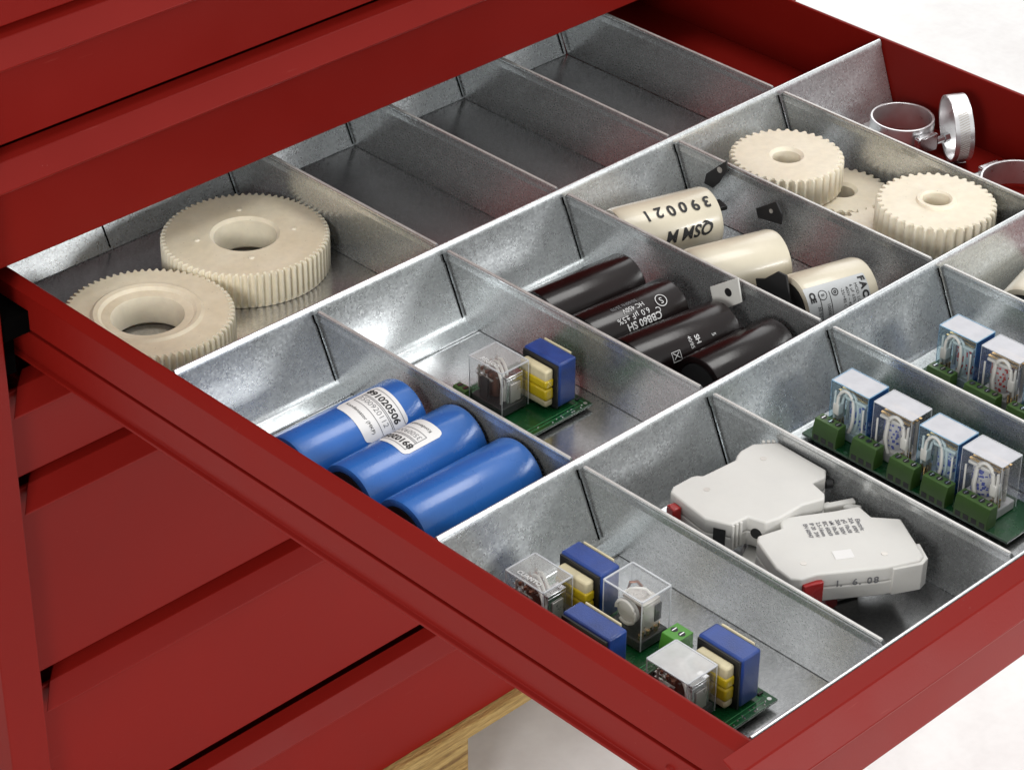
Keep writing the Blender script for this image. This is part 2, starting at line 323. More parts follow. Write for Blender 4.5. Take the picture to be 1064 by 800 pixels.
def wall_profile(y, foot=.12, hem=.013, t=.013, lean=LEAN):
    # leaning sheet with a rounded top edge and a foot bent forward over the tray
    pts = []; n = Vector((lean, -H)).normalized(); nx, nz = n.x, n.y      # along the sheet, upwards
    A = Vector((-nz, nx))                                                  # to the front side
    top_c = Vector((y, -hem)); bot = Vector((y - lean, H)); d = -n
    for k in range(9):
        a = math.pi * k / 8; pts.append(tuple(top_c + A * (hem * math.cos(a)) + n * (hem * math.sin(a))))
    pts += [tuple(p) for p in (top_c - A * hem + d * .03, top_c - A * (t / 2) + d * .045, bot - A * (t / 2))]
    if foot:
        pts += [(bot.x - foot, H + .003), (bot.x - foot, H + .003 + t)]; r = .028
        pts += [(bot.x - r, H + .003 + t), (bot.x - r * .45, H + .003 + t + r * .22), (bot.x - r * .05, H + .003 + t + r * .75)]
        pts += [tuple(bot + A * (t / 2) + n * .05)]
    else: pts += [tuple(bot + A * (t / 2) + n * .004)]
    pts += [tuple(p) for p in (top_c + A * (t / 2) + d * .045, top_c + A * hem + d * .03)]
    return pts
def seam(parent, x, y, z0=-.045, z1=-.46, w=.012):
    # slot at the joint with a cross divider: a narrow dark strip lying on the leaning face
    mb = M(); f = lambda z: (y + LEAN * (z / .478)) - .0085
    for a, b, dx, ww in ((z0, z0 - .05, -.006, w * .9), (z0 - .05, z1, 0.0, w * .75)):
        xa = x - .024 + .035 * (a / -.478) + dx; xb = x - .024 + .035 * (b / -.478) + dx
        mb.add([(xa, f(a), a), (xa + ww, f(a), a), (xb + ww, f(b), b), (xb, f(b), b), (xa, f(a) - .003, a), (xa + ww, f(a) - .003, a), (xb + ww, f(b) - .003, b), (xb, f(b) - .003, b)],
               [(0, 3, 2, 1), (4, 5, 6, 7), (0, 1, 5, 4), (1, 2, 6, 5), (2, 3, 7, 6), (3, 0, 4, 7)])
    return obj('slot', mb, DARK, parent, smooth=False)
def partition(y, label, xs, x1=W - .01, name='partition', **kw):
    r = thing(name, label, 'partition', (0, 0, 0), group='long galvanized partitions across the open drawer')
    obj('plate', M().extr(wall_profile(y, **kw), .008, x1), GALV, r, ang=28)
    for x in xs: seam(r, x, y)
    return r
partition(YB, 'long galvanized partition between the two large cream gears and the blue cylinders', (1, 2, 3, 4, 5))
partition(YA, 'long galvanized partition behind the grey fuse holders and front relay boards', (1, 2, 3, 4))
partition(.02, 'long galvanized partition nearest the camera, along the red front handle', (), foot=0, lean=.075)
bp = thing('partition', 'galvanized back strip half hidden under the red drawer front above', 'partition')
obj('plate', M().extr(wall_profile(YC, 0), .008, 5.02), GALV, bp, ang=28)
for x in (1, 2, 3, 4, 5 - .02): seam(bp, x, YC, -.03)

def divider(x, ya, yb, label, name='divider'):
    # thin plate along y between two long partitions, ends cut to the lean of the walls
    r = thing(name, label, 'divider', (x, (ya + yb) / 2, 0), group='short galvanized dividers between compartments')
    c = (ya + yb) / 2; t = .011; lx = .035; la = LEAN if ya > 1 else .075
    def X(z): return lx * (z / -.478)
    zt = -.016; zb = H + .004
    def ends(z):
        g = .050 if z > -.045 else .012
        return ya - c + g + la * z / .478, yb - c - g + LEAN * z / .478
    prof = [(zt, t * .45), (zt - .005, t * .95), (zt - .016, t * 1.0), (zt - .026, t * .55), (zt - .030, t * .55), (zt - .033, t * .55), (zt - .062, t * .55), (zt - .066, t * .62), (zt - .071, t * .55), (zb, t * .55)]
    ring = [(X(z) - hw, z) for z, hw in prof] + [(X(z) + hw, z) for z, hw in reversed(prof)]
    n = len(ring); mb = M(); vs = []
    for e in (0, 1):
        for (xx, z) in ring: vs.append((xx, ends(z)[e], z))
    mb.add(vs, [tuple(range(n)), tuple(range(n, 2 * n))[::-1]] + [(k, k + n, (k + 1) % n + n, (k + 1) % n) for k in range(n)])
    obj('plate', mb, GALVD, r, ang=28)
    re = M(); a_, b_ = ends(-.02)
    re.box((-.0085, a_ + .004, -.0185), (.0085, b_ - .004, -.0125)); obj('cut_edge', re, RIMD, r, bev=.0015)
    fy0, fy1 = ends(zb); obj('foot', M().box((X(zb) + .007, fy0 + .13, H + .0185), (X(zb) + .075, fy1 - .01, H + .026)), GALVD, r, bev=.002)
    return r
divider(2, YB, YC, 'galvanized divider plate right beside the pair of large round gears, dull scratched rim')
divider(3, YB, YC, 'bare divider between the first and second empty back compartments')
divider(4, YB, YC, 'bare divider between the second and third empty back compartments')
divider(5, YB, YC, 'divider in the back row next to the empty red-floored compartment')
divider(1, YA, YB, 'divider between the blue cylinders and the single relay board')
divider(2, YA, YB, 'divider between the single relay board and the dark brown cylinders')
divider(3, YA, YB, 'divider between the dark brown cylinders and the cream cylinders')
divider(4, YA, YB, 'divider between the cream cylinders and the small cream gears')
divider(5, YA, YB, 'divider between the small cream gears and the steel hose clamps')
divider(1, .02, YA, 'divider between the front relay boards and the grey fuse holders')
divider(2, .02, YA, 'divider between the grey fuse holders and the row of four boxed relays')
divider(3, .02, YA, 'divider between the two boards of boxed relays')
divider(4, .02, YA, 'divider right of the rear boxed relays, at the right edge of the photo')

# ------------------------------------------------------------------ gears
def gear(label, cx, cy, ztop, h, r, N, tooth, hole, mat, rotz=0, rot=None, kind='', group=None, hub=None, ringr=None):
    g = thing('gear', label, 'gear', (cx, cy, ztop - h), rotz, group, rot)
    K = N * 8; pat = [1, 1, .72, .12, 0, 0, .12, .72]
    pr = []
    pr += [(r - tooth * .35, 0, 0), (r, .012, 1), (r, h - .012, 1), (r - tooth * .30, h, 1.0), (r - tooth * 1.25, h, 0)]
    if ringr:
        pr += [(ringr + .035, h, 0), (ringr + .015, h + .012, 0), (ringr - .012, h + .006, 0), (ringr - .03, h - .012, 0), (hole + .05, h - .012, 0), (hole + .012, h - .022, 0), (hole, h - .06, 0)]
    elif hub:
        pr += [(hub + .008, h, 0), (hub, h + .018, 0), (hole + .012, h + .02, 0), (hole, h + .008, 0)]
    else:
        pr += [(hole + .02, h, 0), (hole, h - .02, 0)]
    pr += [(hole, .02, 0), (hole + .02, 0, 0)]
    def mod(j, k):
        if pr[j][2] == 0: return 1
        return 1 - (tooth / r) * (1 - pat[k % 8]) * pr[j][2]
    mb = M(); mb.lathe([(a, b) for a, b, c in pr], K, None, mod)
    obj('toothed_wheel', mb, mat, g, ang=30)
    return g
gA = gear('large cream gear with a plain top and four small dimples around its bore, further back', 1.51, 5.478, -.25, .225, .519, 74, .028, .195, NYL_A, .4)
for a in (35, 130, 215, 305):
    obj('dimple', M().lathe([(0, .010), (.014, .008), (.020, .0), (0, 0)], 14, Matrix.Translation((.30 * math.cos(math.radians(a)), .30 * math.sin(math.radians(a)), .225)), closed=False), NYL_A, gA)
gear('large tan gear with a raised ring around its wide bore, in the left back corner',   .522, 5.168, -.262, .213, .512, 72, .028, .205, NYL_A, .1, ringr=.30)
G = 'small cream gears in one compartment'
gear('small thick cream gear with a keyed bore, leftmost of the small gears', 4.475, 3.69, -.10, .205, .365, 38, .030, .09, NYL_S, .2, group=G)
gear('small cream gear with a raised hub collar, on top of the pile nearest the camera', 4.605, 2.60, -.04, .205, .37, 38, .030, .085, NYL_S, .3, group=G, hub=.118)
gear('small cream gear lying lower between the two others, half hidden', 4.69, 3.40, -.315, .16, .305, 30, .03, .085, NYL_S, .15, group=G)
gear('cream gear at the bottom of the pile, only a sliver showing under the hub gear', 4.42, 2.75, -.262, .20, .37, 34, .03, .09, NYL_S, .05, group=G)

# ------------------------------------------------------------------ capacitors
def lay(c, ang): return Matrix.Translation((0, 0, 0))
class Cyl:
    """a can lying on its side; local x runs along its axis, a = degrees from straight up towards the camera side (-y)"""
    def __init__(s, name, label, cat, c, ang, r, x0, x1, mat, group, endm=BLACK, rim=.02):
        s.r = r; s.root = thing(name, label, cat, c, math.radians(ang), group)
        Q = Matrix.Rotation(math.pi / 2, 4, 'Y'); e = rim
        s.body = obj('can', M().lathe([(0, x0 + .012), (r - .045, x0 + .012), (r - .04, x0), (r - e, x0), (r - e * .3, x0 + e * .3), (r, x0 + e * 1.2), (r, x1 - e * 1.2), (r - e * .3, x1 - e * .3), (r - e, x1), (r - .04, x1), (r - .045, x1 - .012), (0, x1 - .012)], 64, Q, closed=False), mat, s.root, ang=40)
        s.x0, s.x1 = x0, x1
    def P(s, x, a, dr=0.0):
        a = math.radians(a); return (x, -(s.r + dr) * math.sin(a), (s.r + dr) * math.cos(a))
    def end(s, which, mat, name='end_cap'):
        x = s.x0 if which < 0 else s.x1; Q = Matrix.Rotation(math.pi / 2, 4, 'Y'); q = which * .004
        return obj(name, M().cyl((x - .008 * which, 0, 0), (x + q, 0, 0), s.r - .045, 40), mat, s.root)
    def patch(s, name, x0, x1, a0, a1, mat, dr=.0025, cr=.035, parent=None):
        # rounded rectangle wrapped round the can
        mb = M(); nx, na = 10, 24; vs = []; La = math.radians(a1 - a0) * s.r
        for i in range(na + 1):
            t = i / na; d = min(t, 1 - t) * La; ins = cr - math.sqrt(max(0, cr * cr - (cr - d) ** 2)) if d < cr else 0
            for j in range(nx + 1): vs.append(s.P(x0 + ins + (x1 - x0 - 2 * ins) * j / nx, a0 + (a1 - a0) * t, dr))
        fs = [(i * (nx + 1) + j, i * (nx + 1) + j + 1, (i + 1) * (nx + 1) + j + 1, (i + 1) * (nx + 1) + j) for i in range(na) for j in range(nx)]
        return obj(name, mb.add(vs, fs), mat, parent or s.root, recalc=False)
    def text(s, txt, x, a, size, mat, mode, dr=.0045, bold=0.0, parent=None, name='printed_text', spacing=1.0, slant=0):
        vs, fs = text_geo(txt, size, bold, spacing); out = []
        for (u, v, _) in vs:
            u += slant * v
            if mode == 'down': X, A = x + v, a + math.degrees(u / s.r)        # reads along +angle, tops toward +x
            elif mode == 'up': X, A = x - v, a - math.degrees(u / s.r)
            elif mode == 'flip': X, A = x - u, a + math.degrees(v / s.r)      # upside down
            else: X, A = x + u, a - math.degrees(v / s.r)
            out.append(s.P(X, A, dr))
        return obj(name, M().add(out, fs), mat, parent or s.root, smooth=False, recalc=False)
    def line(s, x0, x1, a0, a1, mat, wd=.004, dr=.0043, parent=None):
        if abs(a1 - a0) < .5: return s.patch('printed_line', x0, x1, a0, a0 + math.degrees(wd / s.r), mat, dr, .0001, parent)
        return s.patch('printed_line', x0, x0 + wd, a0, a1, mat, dr, .0001, parent)
GB = 'blue sleeved capacitors lying side by side'
b1 = Cyl('capacitor', 'blue capacitor with a long white label, furthest back of the three blue ones', 'capacitor', (0, 3.36, -.268), 0, .21, .07, .91, BLUE, GB)
b1.end(-1, BLACK); b1.end(1, BLACK)
lb = b1.patch('label', .465, .775, -19, 66, LABEL)
b1.text('891020506', .700, 22, .060, INK, 'down', bold=.0016, parent=lb)
b1.text('3500920112', .625, 22, .050, INKG, 'down', parent=lb, bold=-.0006)
b1.text('Kondensator (MKP)', .535, 22, .031, INK, 'down', parent=lb)
for x in (.745, .665, .655, .585): b1.line(x, x, -12, 64, INKG, .0035, parent=lb)
b1.line(.585, .745, -12.4, -12.2, INKG, .0035, parent=lb)
b2 = Cyl('capacitor', 'blue capacitor in the middle, white label reading the other way round', 'capacitor', (0, 2.94, -.268), 0.8, .21, .13, .97, BLUE, GB)
b2.end(-1, BLACK); b2.end(1, BLACK)
for dy in (-.07, .07): obj('terminal', M().cyl((.13, dy, .03), (.085, dy, .03), .022, 12), STEEL, b2.root)
lb = b2.patch('label', .445, .735, -31, 29, LABEL)
b2.text('891020506', .515, -12, .058, INK, 'up', bold=.0016, parent=lb)
b2.text('3500920112', .598, -14, .048, INKG, 'up', parent=lb, bold=-.0006)
b2.text('Kondensator', .680, -6, .031, INK, 'up', parent=lb)
for x in (.475, .552, .562, .632): b2.line(x, x, -30, 20, INKG, .0035, parent=lb)
b2.line(.475, .635, 20, 20.2, INKG, .0035, parent=lb)
b3 = Cyl('capacitor', 'plain blue capacitor without a label, closest to the camera', 'capacitor', (0, 2.515, -.268), 0, .21, .13, .965, BLUE, GB)
b3.end(-1, BLACK); b3.end(1, BLACK)

GK = 'dark brown motor capacitors lying in one compartment'
k1 = Cyl('capacitor', 'dark brown capacitor without print, furthest back against the long partition', 'capacitor', (2.252, 3.545, -.285), -4, .188, -.12, .58, BROWN, GK, rim=.012)
k2 = Cyl('capacitor', 'dark brown capacitor with several lines of white print and a circled S', 'capacitor', (2.246, 3.178, -.285), -5.1, .188, -.12, .56, BROWN, GK, rim=.012)
k3 = Cyl('capacitor', 'dark brown capacitor with small white marks and a metal tab at its end', 'capacitor', (2.247, 2.82, -.285), -7, .188, -.12, .60, BROWN, GK, rim=.012)
k4 = Cyl('capacitor', 'dark brown capacitor closest to the camera, its round left end in view', 'capacitor', (2.328, 2.43, -.285), -1.9, .188, -.03, .60, BROWN, GK, rim=.012)
for k in (k1, k2, k3, k4): k.end(-1, BLACK); k.end(1, BLACK)
k2.text('CBB60 SH', .225, 53, .060, INKW, 'flip', bold=.0012); k2.text('6.0 \u00b5F \u00b15%', .17, 38, .050, INKW, 'flip', spacing=1.05)
k2.text('HC 450V', .20, 23, .042, INKW, 'flip'); k2.text('50/60Hz 25/70', .16, 11, .032, INKG, 'flip'); k2.text('C', .345, 44, .05, INKW, 'flip')
k2.text('S', .395, 31, .055, INKW, 'flip')
def ringon(c, x, a, r, mat, wd=.005, parent=None):
    mb = M(); n = 28; vs = []
    for k in range(n):
        t = 2 * math.pi * k / n
        for rr in (r, r + wd): vs.append(c.P(x + rr * math.cos(t), a + math.degrees(rr * math.sin(t) / c.r), .0045))
    return obj('printed_ring', mb.add(vs, [(2 * k, 2 * k + 1, (2 * k + 3) % (2 * n), (2 * k + 2) % (2 * n)) for k in range(n)]), mat, parent or c.root, smooth=False, recalc=False)
ringon(k2, .395, 31, .034, INKW)
k3.text('SH', .285, 47, .045, INKW, 'down', bold=.001); k3.text('40/85', .235, 48, .034, INKW, 'down'); k3.text('X', .11, 60, .06, INKW, 'down'); k3.text('5', .40, 50, .04, INKW, 'down')
for x0_, x1_, a0_, a1_ in ((.08, .14, 52, 52), (.08, .14, 69, 69)): k3.line(x0_, x1_, a0_, a1_, INKW, .004)
k3.line(.08, .08, 52, 69, INKW, .004); k3.line(.14, .14, 52, 69, INKW, .004)
# metal tab on the end of the third brown can, leaning on the divider
def tab(root, P, hole, mat, hmat, t=.012, name='mounting_tab', hr=.022):
    P = [Vector(p) for p in P]; n = (P[1] - P[0]).cross(P[2] - P[1]).normalized(); q = len(P)
    vs = [tuple(p) for p in P] + [tuple(p + n * t) for p in P]
    o = obj(name, M().add(vs, [tuple(range(q)), tuple(range(q, 2 * q))[::-1]] + [(k, k + q, (k + 1) % q + q, (k + 1) % q) for k in range(q)]), mat, root, bev=.003)
    hc = Vector(hole)
    obj('bolt_hole', M().cyl(hc - n * .004, hc + n * (t + .004), hr, 18), hmat, o)
    return o
def loc(root, p):
    mtx = Matrix.Translation(Vector(root.location) / S) @ root.rotation_euler.to_matrix().to_4x4(); return tuple(mtx.inverted() @ Vector(p))
def pl_(x, yz): return [(x, y, z) for y, z in yz]
tab(k3.root, [loc(k3.root, p) for p in pl_(2.925, ((2.933, -.106), (2.725, .045), (2.685, -.102), (2.842, -.23), (2.905, -.186)))], loc(k3.root, (2.925, 2.788, -.078)), TABM, BLACK, hr=.026)
obj('terminal', M().box((.53, .02, .02), (.62, .03, .10)), STEEL, k2.root)

GC = 'cream motor capacitors lying askew in one compartment'
c1 = Cyl('capacitor', 'cream capacitor with black handwritten numbers, furthest back of the cream ones', 'capacitor', (3.171, 3.854, -.262), -17.1, .2, -.08, .60, CREAM, GC, rim=.03)
c2 = Cyl('capacitor', 'blank cream capacitor in the middle of the cream ones', 'capacitor', (3.119, 3.209, -.262), -18.2, .2, -.05, .56, CREAM, GC, rim=.03)
c3 = Cyl('capacitor', 'cream capacitor with a grey printed rating label, nearest the camera', 'capacitor', (3.287, 2.606, -.262), -15.9, .2, .0, .50, CREAM, GC, rim=.03)
for k in (c1, c2, c3): k.end(-1, BLACK); k.end(1, BLACK)
for i, ch in enumerate('390021'):
    x = .515 - i * .083
    c1.text(ch, x, 27 + (i % 2) * 1.5 - i * .3, .105, INK, 'flip', bold=.003, name='handwriting', slant=(-.1 if i % 2 else .05))
c1.text('QSM M', .35, 74, .105, INK, 'flip', bold=.003, name='handwriting', slant=.35)
lg = c3.patch('label', .0, .425, 27, 100, LABELG, cr=.006)
c3.text('FACON', .392, 66, .058, INK, 'down', bold=.003, spacing=1.35, parent=lg)
for i, (t, aa) in enumerate((('MOD. LC 1220', 66), ('6 \u00b5F \u00b15% 50Hz', 66), ('400V ~ 450V', 64), ('-25/+85 C', 60))): c3.text(t, .342 - i * .032, aa, .028, INK, 'down', parent=lg)
c3.text('CE', .04, 46, .05, INK, 'down', bold=.003, parent=lg); ringon(c3, .11, 46, .026, INK, .004, lg); c3.text('B', .11, 46, .03, INK, 'down', parent=lg)
ringon(c3, .195, 46, .017, INK, .006, lg); ringon(c3, .195, 46, .004, INK, .006, lg)
c3.line(.155, .155, 42, 90, INK, .004, parent=lg); c3.line(.085, .085, 42, 90, INK, .004, parent=lg); c3.text('30.97', .07, 72, .03, INK, 'down', parent=lg); c3.text('10000', .135, 72, .03, INK, 'down', parent=lg)
# black folded brackets on the cream cans
def bracket(root, pts, hole, hr=.026): return tab(root, [loc(root, p) for p in pts], loc(root, hole), BLACK, WIREW if False else GREYM, .014, 'bracket', hr)
bracket(c1.root, pl_(3.935, ((3.889, -.114), (3.729, .040), (3.717, -.018), (3.782, -.139), (3.827, -.192), (3.901, -.187))), (3.935, 3.775, -.04), .020)
obj('bracket', M().box((.56, -.05, .05), (.70, .05, .08)), BLACK, c1.root, bev=.005)
bracket(c2.root, pl_(3.885, ((3.424, -.153), (3.267, -.042), (3.215, -.108), (3.217, -.183), (3.341, -.201), (3.403, -.213))), (3.885, 3.30, -.12), .014)
obj('bracket', M().box((.50, -.06, .04), (.62, .03, .07)), BLACK, c2.root, bev=.005)
bracket(c3.root, pl_(3.235, ((2.84, -.13), (2.77, -.10), (2.676, -.012), (2.609, -.012), (2.578, -.131), (2.53, -.24), (2.66, -.30), (2.80, -.26))), (3.235, 2.65, -.2), .004)

# a further cream can in the last compartment, cut off by the right edge
c4 = Cyl('capacitor', 'cream capacitor barely showing at the right edge of the photo', 'capacitor', (4.22, 1.66, -.30), 14, .17, .05, .66, CREAM, None, rim=.03); c4.end(-1, BLACK); c4.end(1, BLACK)

# ------------------------------------------------------------------ relays, coils, boards
def relay(root, cx, cy, z0, h, sx=.205, sy=.265, style='front', flip=1):
    """boxed plug-in relay: z0 = underside. style front = clear cover with metal frame; row = wire loop and white coil"""
    b = obj('relay', M().box((-sx / 2 + .006, -sy / 2 + .006, 0), (sx / 2 - .006, sy / 2 - .006, .055)), BLACK if style != 'row' and style != 'rowb' else COILW, root, bev=.006, loc=(cx, cy, z0))
    hx, hy = sx / 2, sy / 2; t = .004
    blue = style == 'rowb'; row = style in ('row', 'rowb')
    cm = CLEARB if blue else CLEAR
    # cover: four walls and lid as separate looks
    mb = M().box((-hx, -hy, .012), (-hx + t, hy, h - t)).box((-hx + t, hy - t, .012), (hx, hy, h - t))
    obj('cover', mb, cm, b, smooth=False)
    obj('cover_side', M().box((-hx + t, -hy, .012), (hx - t, -hy + t, h - t)).box((hx - t, -hy, .012), (hx, hy - t, h - t)), BLUEG if blue else cm, b, smooth=False)
    lidm = LID if row else {'front': LIDC, 'big': CLEAR, 'sheen': LIDM}[style]
    obj('cover_lid', M().box((-hx, -hy, h - t), (hx, hy, h)), lidm, b, smooth=False)
    e = M(); w_ = .0028 if row else .0045
    for X in (-hx, hx):
        for Y in (-hy, hy): e.box((X - w_ / 2, Y - w_ / 2, .012), (X + w_ / 2, Y + w_ / 2, h))
    for X in (-hx, hx): e.box((X - w_, -hy, h - w_), (X + w_, hy, h + .002))
    for Y in (-hy, hy): e.box((-hx, Y - w_, h - w_), (hx, Y + w_, h + .002))
    obj('cover_edge', e, EDGEB if blue else EDGE, b, smooth=False)
    k = h / .33; cx_red = root.location.x > .32
    if row:
        sgn = 1 if blue else -1; yc = -sgn * .028
        obj('coil', M().cyl((-.0, yc, .06), (-.0, yc, .25 * k), .068, 28), COILW, b)
        obj('coil_flange', M().box((-.07, yc - .075, .245 * k), (.07, yc + .07, .262 * k)).box((-.07, yc - .075, .056), (.07, yc + .07, .075)), WIREW, b, bev=.004)
        mk = M(); rr = random.Random(int(cx * 100 + cy * 977))
        for q in range(60):
            a = math.pi + rr.uniform(-1.3, 1.3) + .45; z = rr.uniform(.085, .235) * k; q2 = .0695; s_ = rr.uniform(.004, .009)
            c0 = Vector((q2 * math.cos(a), yc + q2 * math.sin(a), z)); tt = Vector((-math.sin(a), math.cos(a), 0)) * s_; up = Vector((0, 0, s_ * rr.uniform(.6, 1.6)))
            mk.add([c0 - tt - up, c0 + tt - up, c0 + tt + up, c0 - tt + up], [(0, 1, 2, 3)])
        obj('coil_print', mk, REDM if cx_red else BLUEM, b, smooth=False, recalc=False)
        yy = sgn * .088
        obj('contact_frame', M().box((-.07, yy - .012, .05), (-.045, yy + .012, .24 * k)).box((-.03, yy - .01, .05), (-.015, yy + .01, .27 * k)).box((.02, yy - .01, .05), (.035, yy + .01, .26 * k)), GREYM, b, bev=.002)
        obj('contact_block', M().box((-.088, yy - .02, .13 * k), (-.04, yy + .022, .20 * k)), WIREW, b, bev=.006)
        br = M()
        for q in range(5): br.cyl((-.09 + q * .013, yy - .02 + (q % 2) * .03, .05), (-.09 + q * .013, yy - .02 + (q % 2) * .03, .105), .007, 8)
        obj('contact_spring', br, BRASS, b)
        y0_, y1_ = sgn * .082, -sgn * .030
        pts = [(-.080, y0_, .175 * k), (-.080, y0_, .21 * k)]
        for q in range(13):
            a = math.pi * q / 12; pts.append((-.079, (y0_ + y1_) / 2 + (y0_ - y1_) / 2 * math.cos(a), .215 * k + .085 * math.sin(a) * k))
        pts += [(-.083, y1_ - sgn * .004, .15 * k), (-.084, y1_ + sgn * .004, .10 * k), (-.082, y1_ + sgn * .02, .065)]
        obj('lead_wire', M().tube(pts, .0105, 8), WIREW, b)
        pts = [(x + .016, y - sgn * .020, z - .012) for x, y, z in pts[2:]]
        obj('lead_wire', M().tube(pts, .008, 8), WIREW, b)
        ex = M()
        for q in range(4): ex.box((-.06 + q * .032, -.10, .268 * k), (-.045 + q * .032, .10, .274 * k))
        obj('contact_leaf', ex, BRASS, b, smooth=False)
        obj('inner_post', M().cyl((-.082, -sgn * .10, .02), (-.082, -sgn * .10, .24 * k), .006, 8).cyl((-.075, sgn * .105, .02), (-.075, sgn * .105, .27 * k), .007, 8), WIREW, b)
    elif style == 'big':
        obj('coil', M().cyl((-.03, .02, .15), (.06, .02, .15), .058, 24), COPPER, b)
        obj('coil_flange', M().cyl((-.045, .02, .15), (-.03, .02, .15), .070, 24).cyl((.06, .02, .15), (.075, .02, .15), .066, 24), WIREW, b)
        obj('contact_frame', M().box((-.05, -.095, .06), (.07, -.08, .23)).box((-.05, -.095, .23), (.07, .05, .245)), GREYM, b, bev=.003)
        ring = [(-.055, .02 + .066 * math.cos(2 * math.pi * q / 20), .15 + .066 * math.sin(2 * math.pi * q / 20)) for q in range(18)]
        obj('lead_wire', M().tube(ring, .009, 8), WIREW, b)
        obj('lead_wire', M().tube([(.05, -.05, .24), (.03, -.03, .275), (.0, .0, .28), (-.02, .03, .27), (-.03, .06, .235)], .008, 8), WIREW, b)
        obj('lead_wire', M().tube([(.07, .02, .23), (.05, .045, .27), (.03, .075, .26), (.03, .09, .2)], .008, 8), COPPER, b)
        br = M()
        for q in range(6): br.cyl((-.075 + .028 * q, -.10 + .012 * (q % 2), .055), (-.075 + .028 * q, -.10 + .012 * (q % 2), .085), .011, 8)
        for q in range(4): br.cyl((.08, -.07 + .045 * q, .055), (.08, -.07 + .045 * q, .09), .010, 8)
        obj('contact_pin', br, BRASS, b); obj('armature', M().box((.03, -.10, .11), (.075, -.085, .21)), BLACK, b)
    else:
        # metal frame block seen through the cover, contact stack behind
        obj('contact_frame', M().box((-.045, -hy + .022, .03), (hx - .02, -hy + .035, .235 * k)).box((-.045, -hy + .022, .235 * k), (hx - .02, -hy + .085, .255 * k)), STEEL, b, bev=.004)
        obj('frame_plate', M().box((-.02, -hy + .014, .06), (hx - .045, -hy + .021, .20 * k)), GREYM, b, bev=.004)
        obj('coil', M().cyl((.01, .03, .06), (.01, .03, .22 * k), .055, 20), COPPER, b)
        cs = M()
        for q in range(4):
            x = -.075 + q * .045; cs.box((x, -.02, .20 * k), (x + .012, .105, .208 * k)).box((x, .085, .10), (x + .012, .093, .27 * k)).box((x + .004, .03, .23 * k), (x + .02, .11, .236 * k))
        obj('contact_stack', cs, GREYM, b, smooth=False)
        cp = M()
        for q in range(9):
            x = -.08 + .04 * (q % 4) + .008 * (q // 4); cp.cyl((x, -.02 + .045 * (q // 3), .245 * k), (x, -.02 + .045 * (q // 3), .262 * k), .010, 8)
        obj('contact_pin', cp, COPPER, b)
        for (x0_, q0) in ((-.07, 0), (-.035, .012), (.0, .02)):
            obj('lead_wire', M().tube([(x0_ - .012, -.105 + q0, .08), (x0_ - .012, -.108 + q0, .2 * k), (x0_ - .002, -.09 + q0, .262 * k), (x0_ + .02, -.045 + q0, .288 * k), (x0_ + .05, .01 + q0, .283 * k), (x0_ + .055, .06, .27 * k)], .0085, 8), WIREW, b)
        obj('guide_post', M().box((-hx + .012, .0, .05), (-hx + .03, .06, .21 * k)), BLACK if style == 'front' else GREYM, b)
    return b
def lid_text(b, h, txt, sy):
    vs, fs = text_geo(txt, .038, .0008); out = []
    for u, v, _ in vs: out.append((-.07 - v * -1 * 0 + v, -u, h + .004))
    obj('printed_text', M().add([(x, y, z) for x, y, z in out], fs), INKW, b, smooth=False, recalc=False)
def coil(root, cx, cy, z0, h, sx=.145, sy=.29):
    b = obj('transformer_coil', M().box((-sx / 2 + .012, -sy / 2, 0.02), (sx / 2, sy / 2, h)), BLUE2, root, bev=.012, loc=(cx, cy, z0))
    obj('iron_core', M().box((-sx / 2, -sy / 2 + .008, .012), (-sx / 2 + .0115, sy / 2 - .008, h - .012)), BLACK, b)
    obj('bobbin', M().box((-sx / 2 - .062, -sy / 2 + .035, h - .105), (-sx / 2 - .001, sy / 2 - .045, h - .035)).box((-sx / 2 - .06, -sy / 2 + .035, .03), (-sx / 2 - .001, sy / 2 - .045, .075)), BOB, b, bev=.012)
    obj('yellow_winding', M().box((-sx / 2 - .066, -sy / 2 + .030, .075), (-sx / 2 - .001, sy / 2 - .04, .150)).box((-sx / 2 - .067, -sy / 2 + .029, .156), (-sx / 2 - .001, sy / 2 - .039, h - .095)), YEL, b, bev=.012)
    obj('paper_strip', M().box((sx / 2 + .001, -sy / 2 + .05, .03), (sx / 2 + .010, sy / 2 - .03, h + .004)), BOB, b, bev=.002)
    return b
def board(root, x0, y0, x1, y1, z, t=.018, traces=True):
    p = obj('circuit_board', M().box((x0, y0, z - t), (x1, y1, z)), PCB, root, bev=.004)
    if traces:
        tr_ = M(); rr = random.Random(5)
        for (a, b_) in ((.03, .03), (.06, .055)):
            X0, Y0, X1, Y1 = x0 + a, y0 + b_, x1 - a, y1 - b_
            for (p0, p1) in (((X0, Y0), (X1, Y0 + .004)), ((X1 - .004, Y0), (X1, Y1)), ((X0, Y1), (X1, Y1 + .004)), ((X0, Y0), (X0 + .004, Y1))): tr_.box((p0[0], p0[1], z + .0003), (p1[0], p1[1], z + .0012))
        obj('trace', tr_, TRACE, p, smooth=False)
        sj = M(); rp = M()
        for q in range(14):
            X = x0 + .03 + (x1 - x0 - .06) * rr.random(); Y = y0 + .012 + rr.random() * .028; sj.cyl((X, Y, z), (X, Y, z + .004), .006, 8, r1=.003)
        for q in range(3):
            X = x1 - .055; Y = y0 + .075 + q * .05; rp.box((X, Y, z + .001), (X + .034, Y + .014, z + .013))
        obj('solder_joint', sj, STEEL, p, smooth=False); obj('chip_resistor', rp, BLACK, p, bev=.002)
        obj('mounting_hole', M().cyl((x1 - .03, y0 + .03, z), (x1 - .03, y0 + .03, z + .0016), .012, 16), RIM, p)
    return p
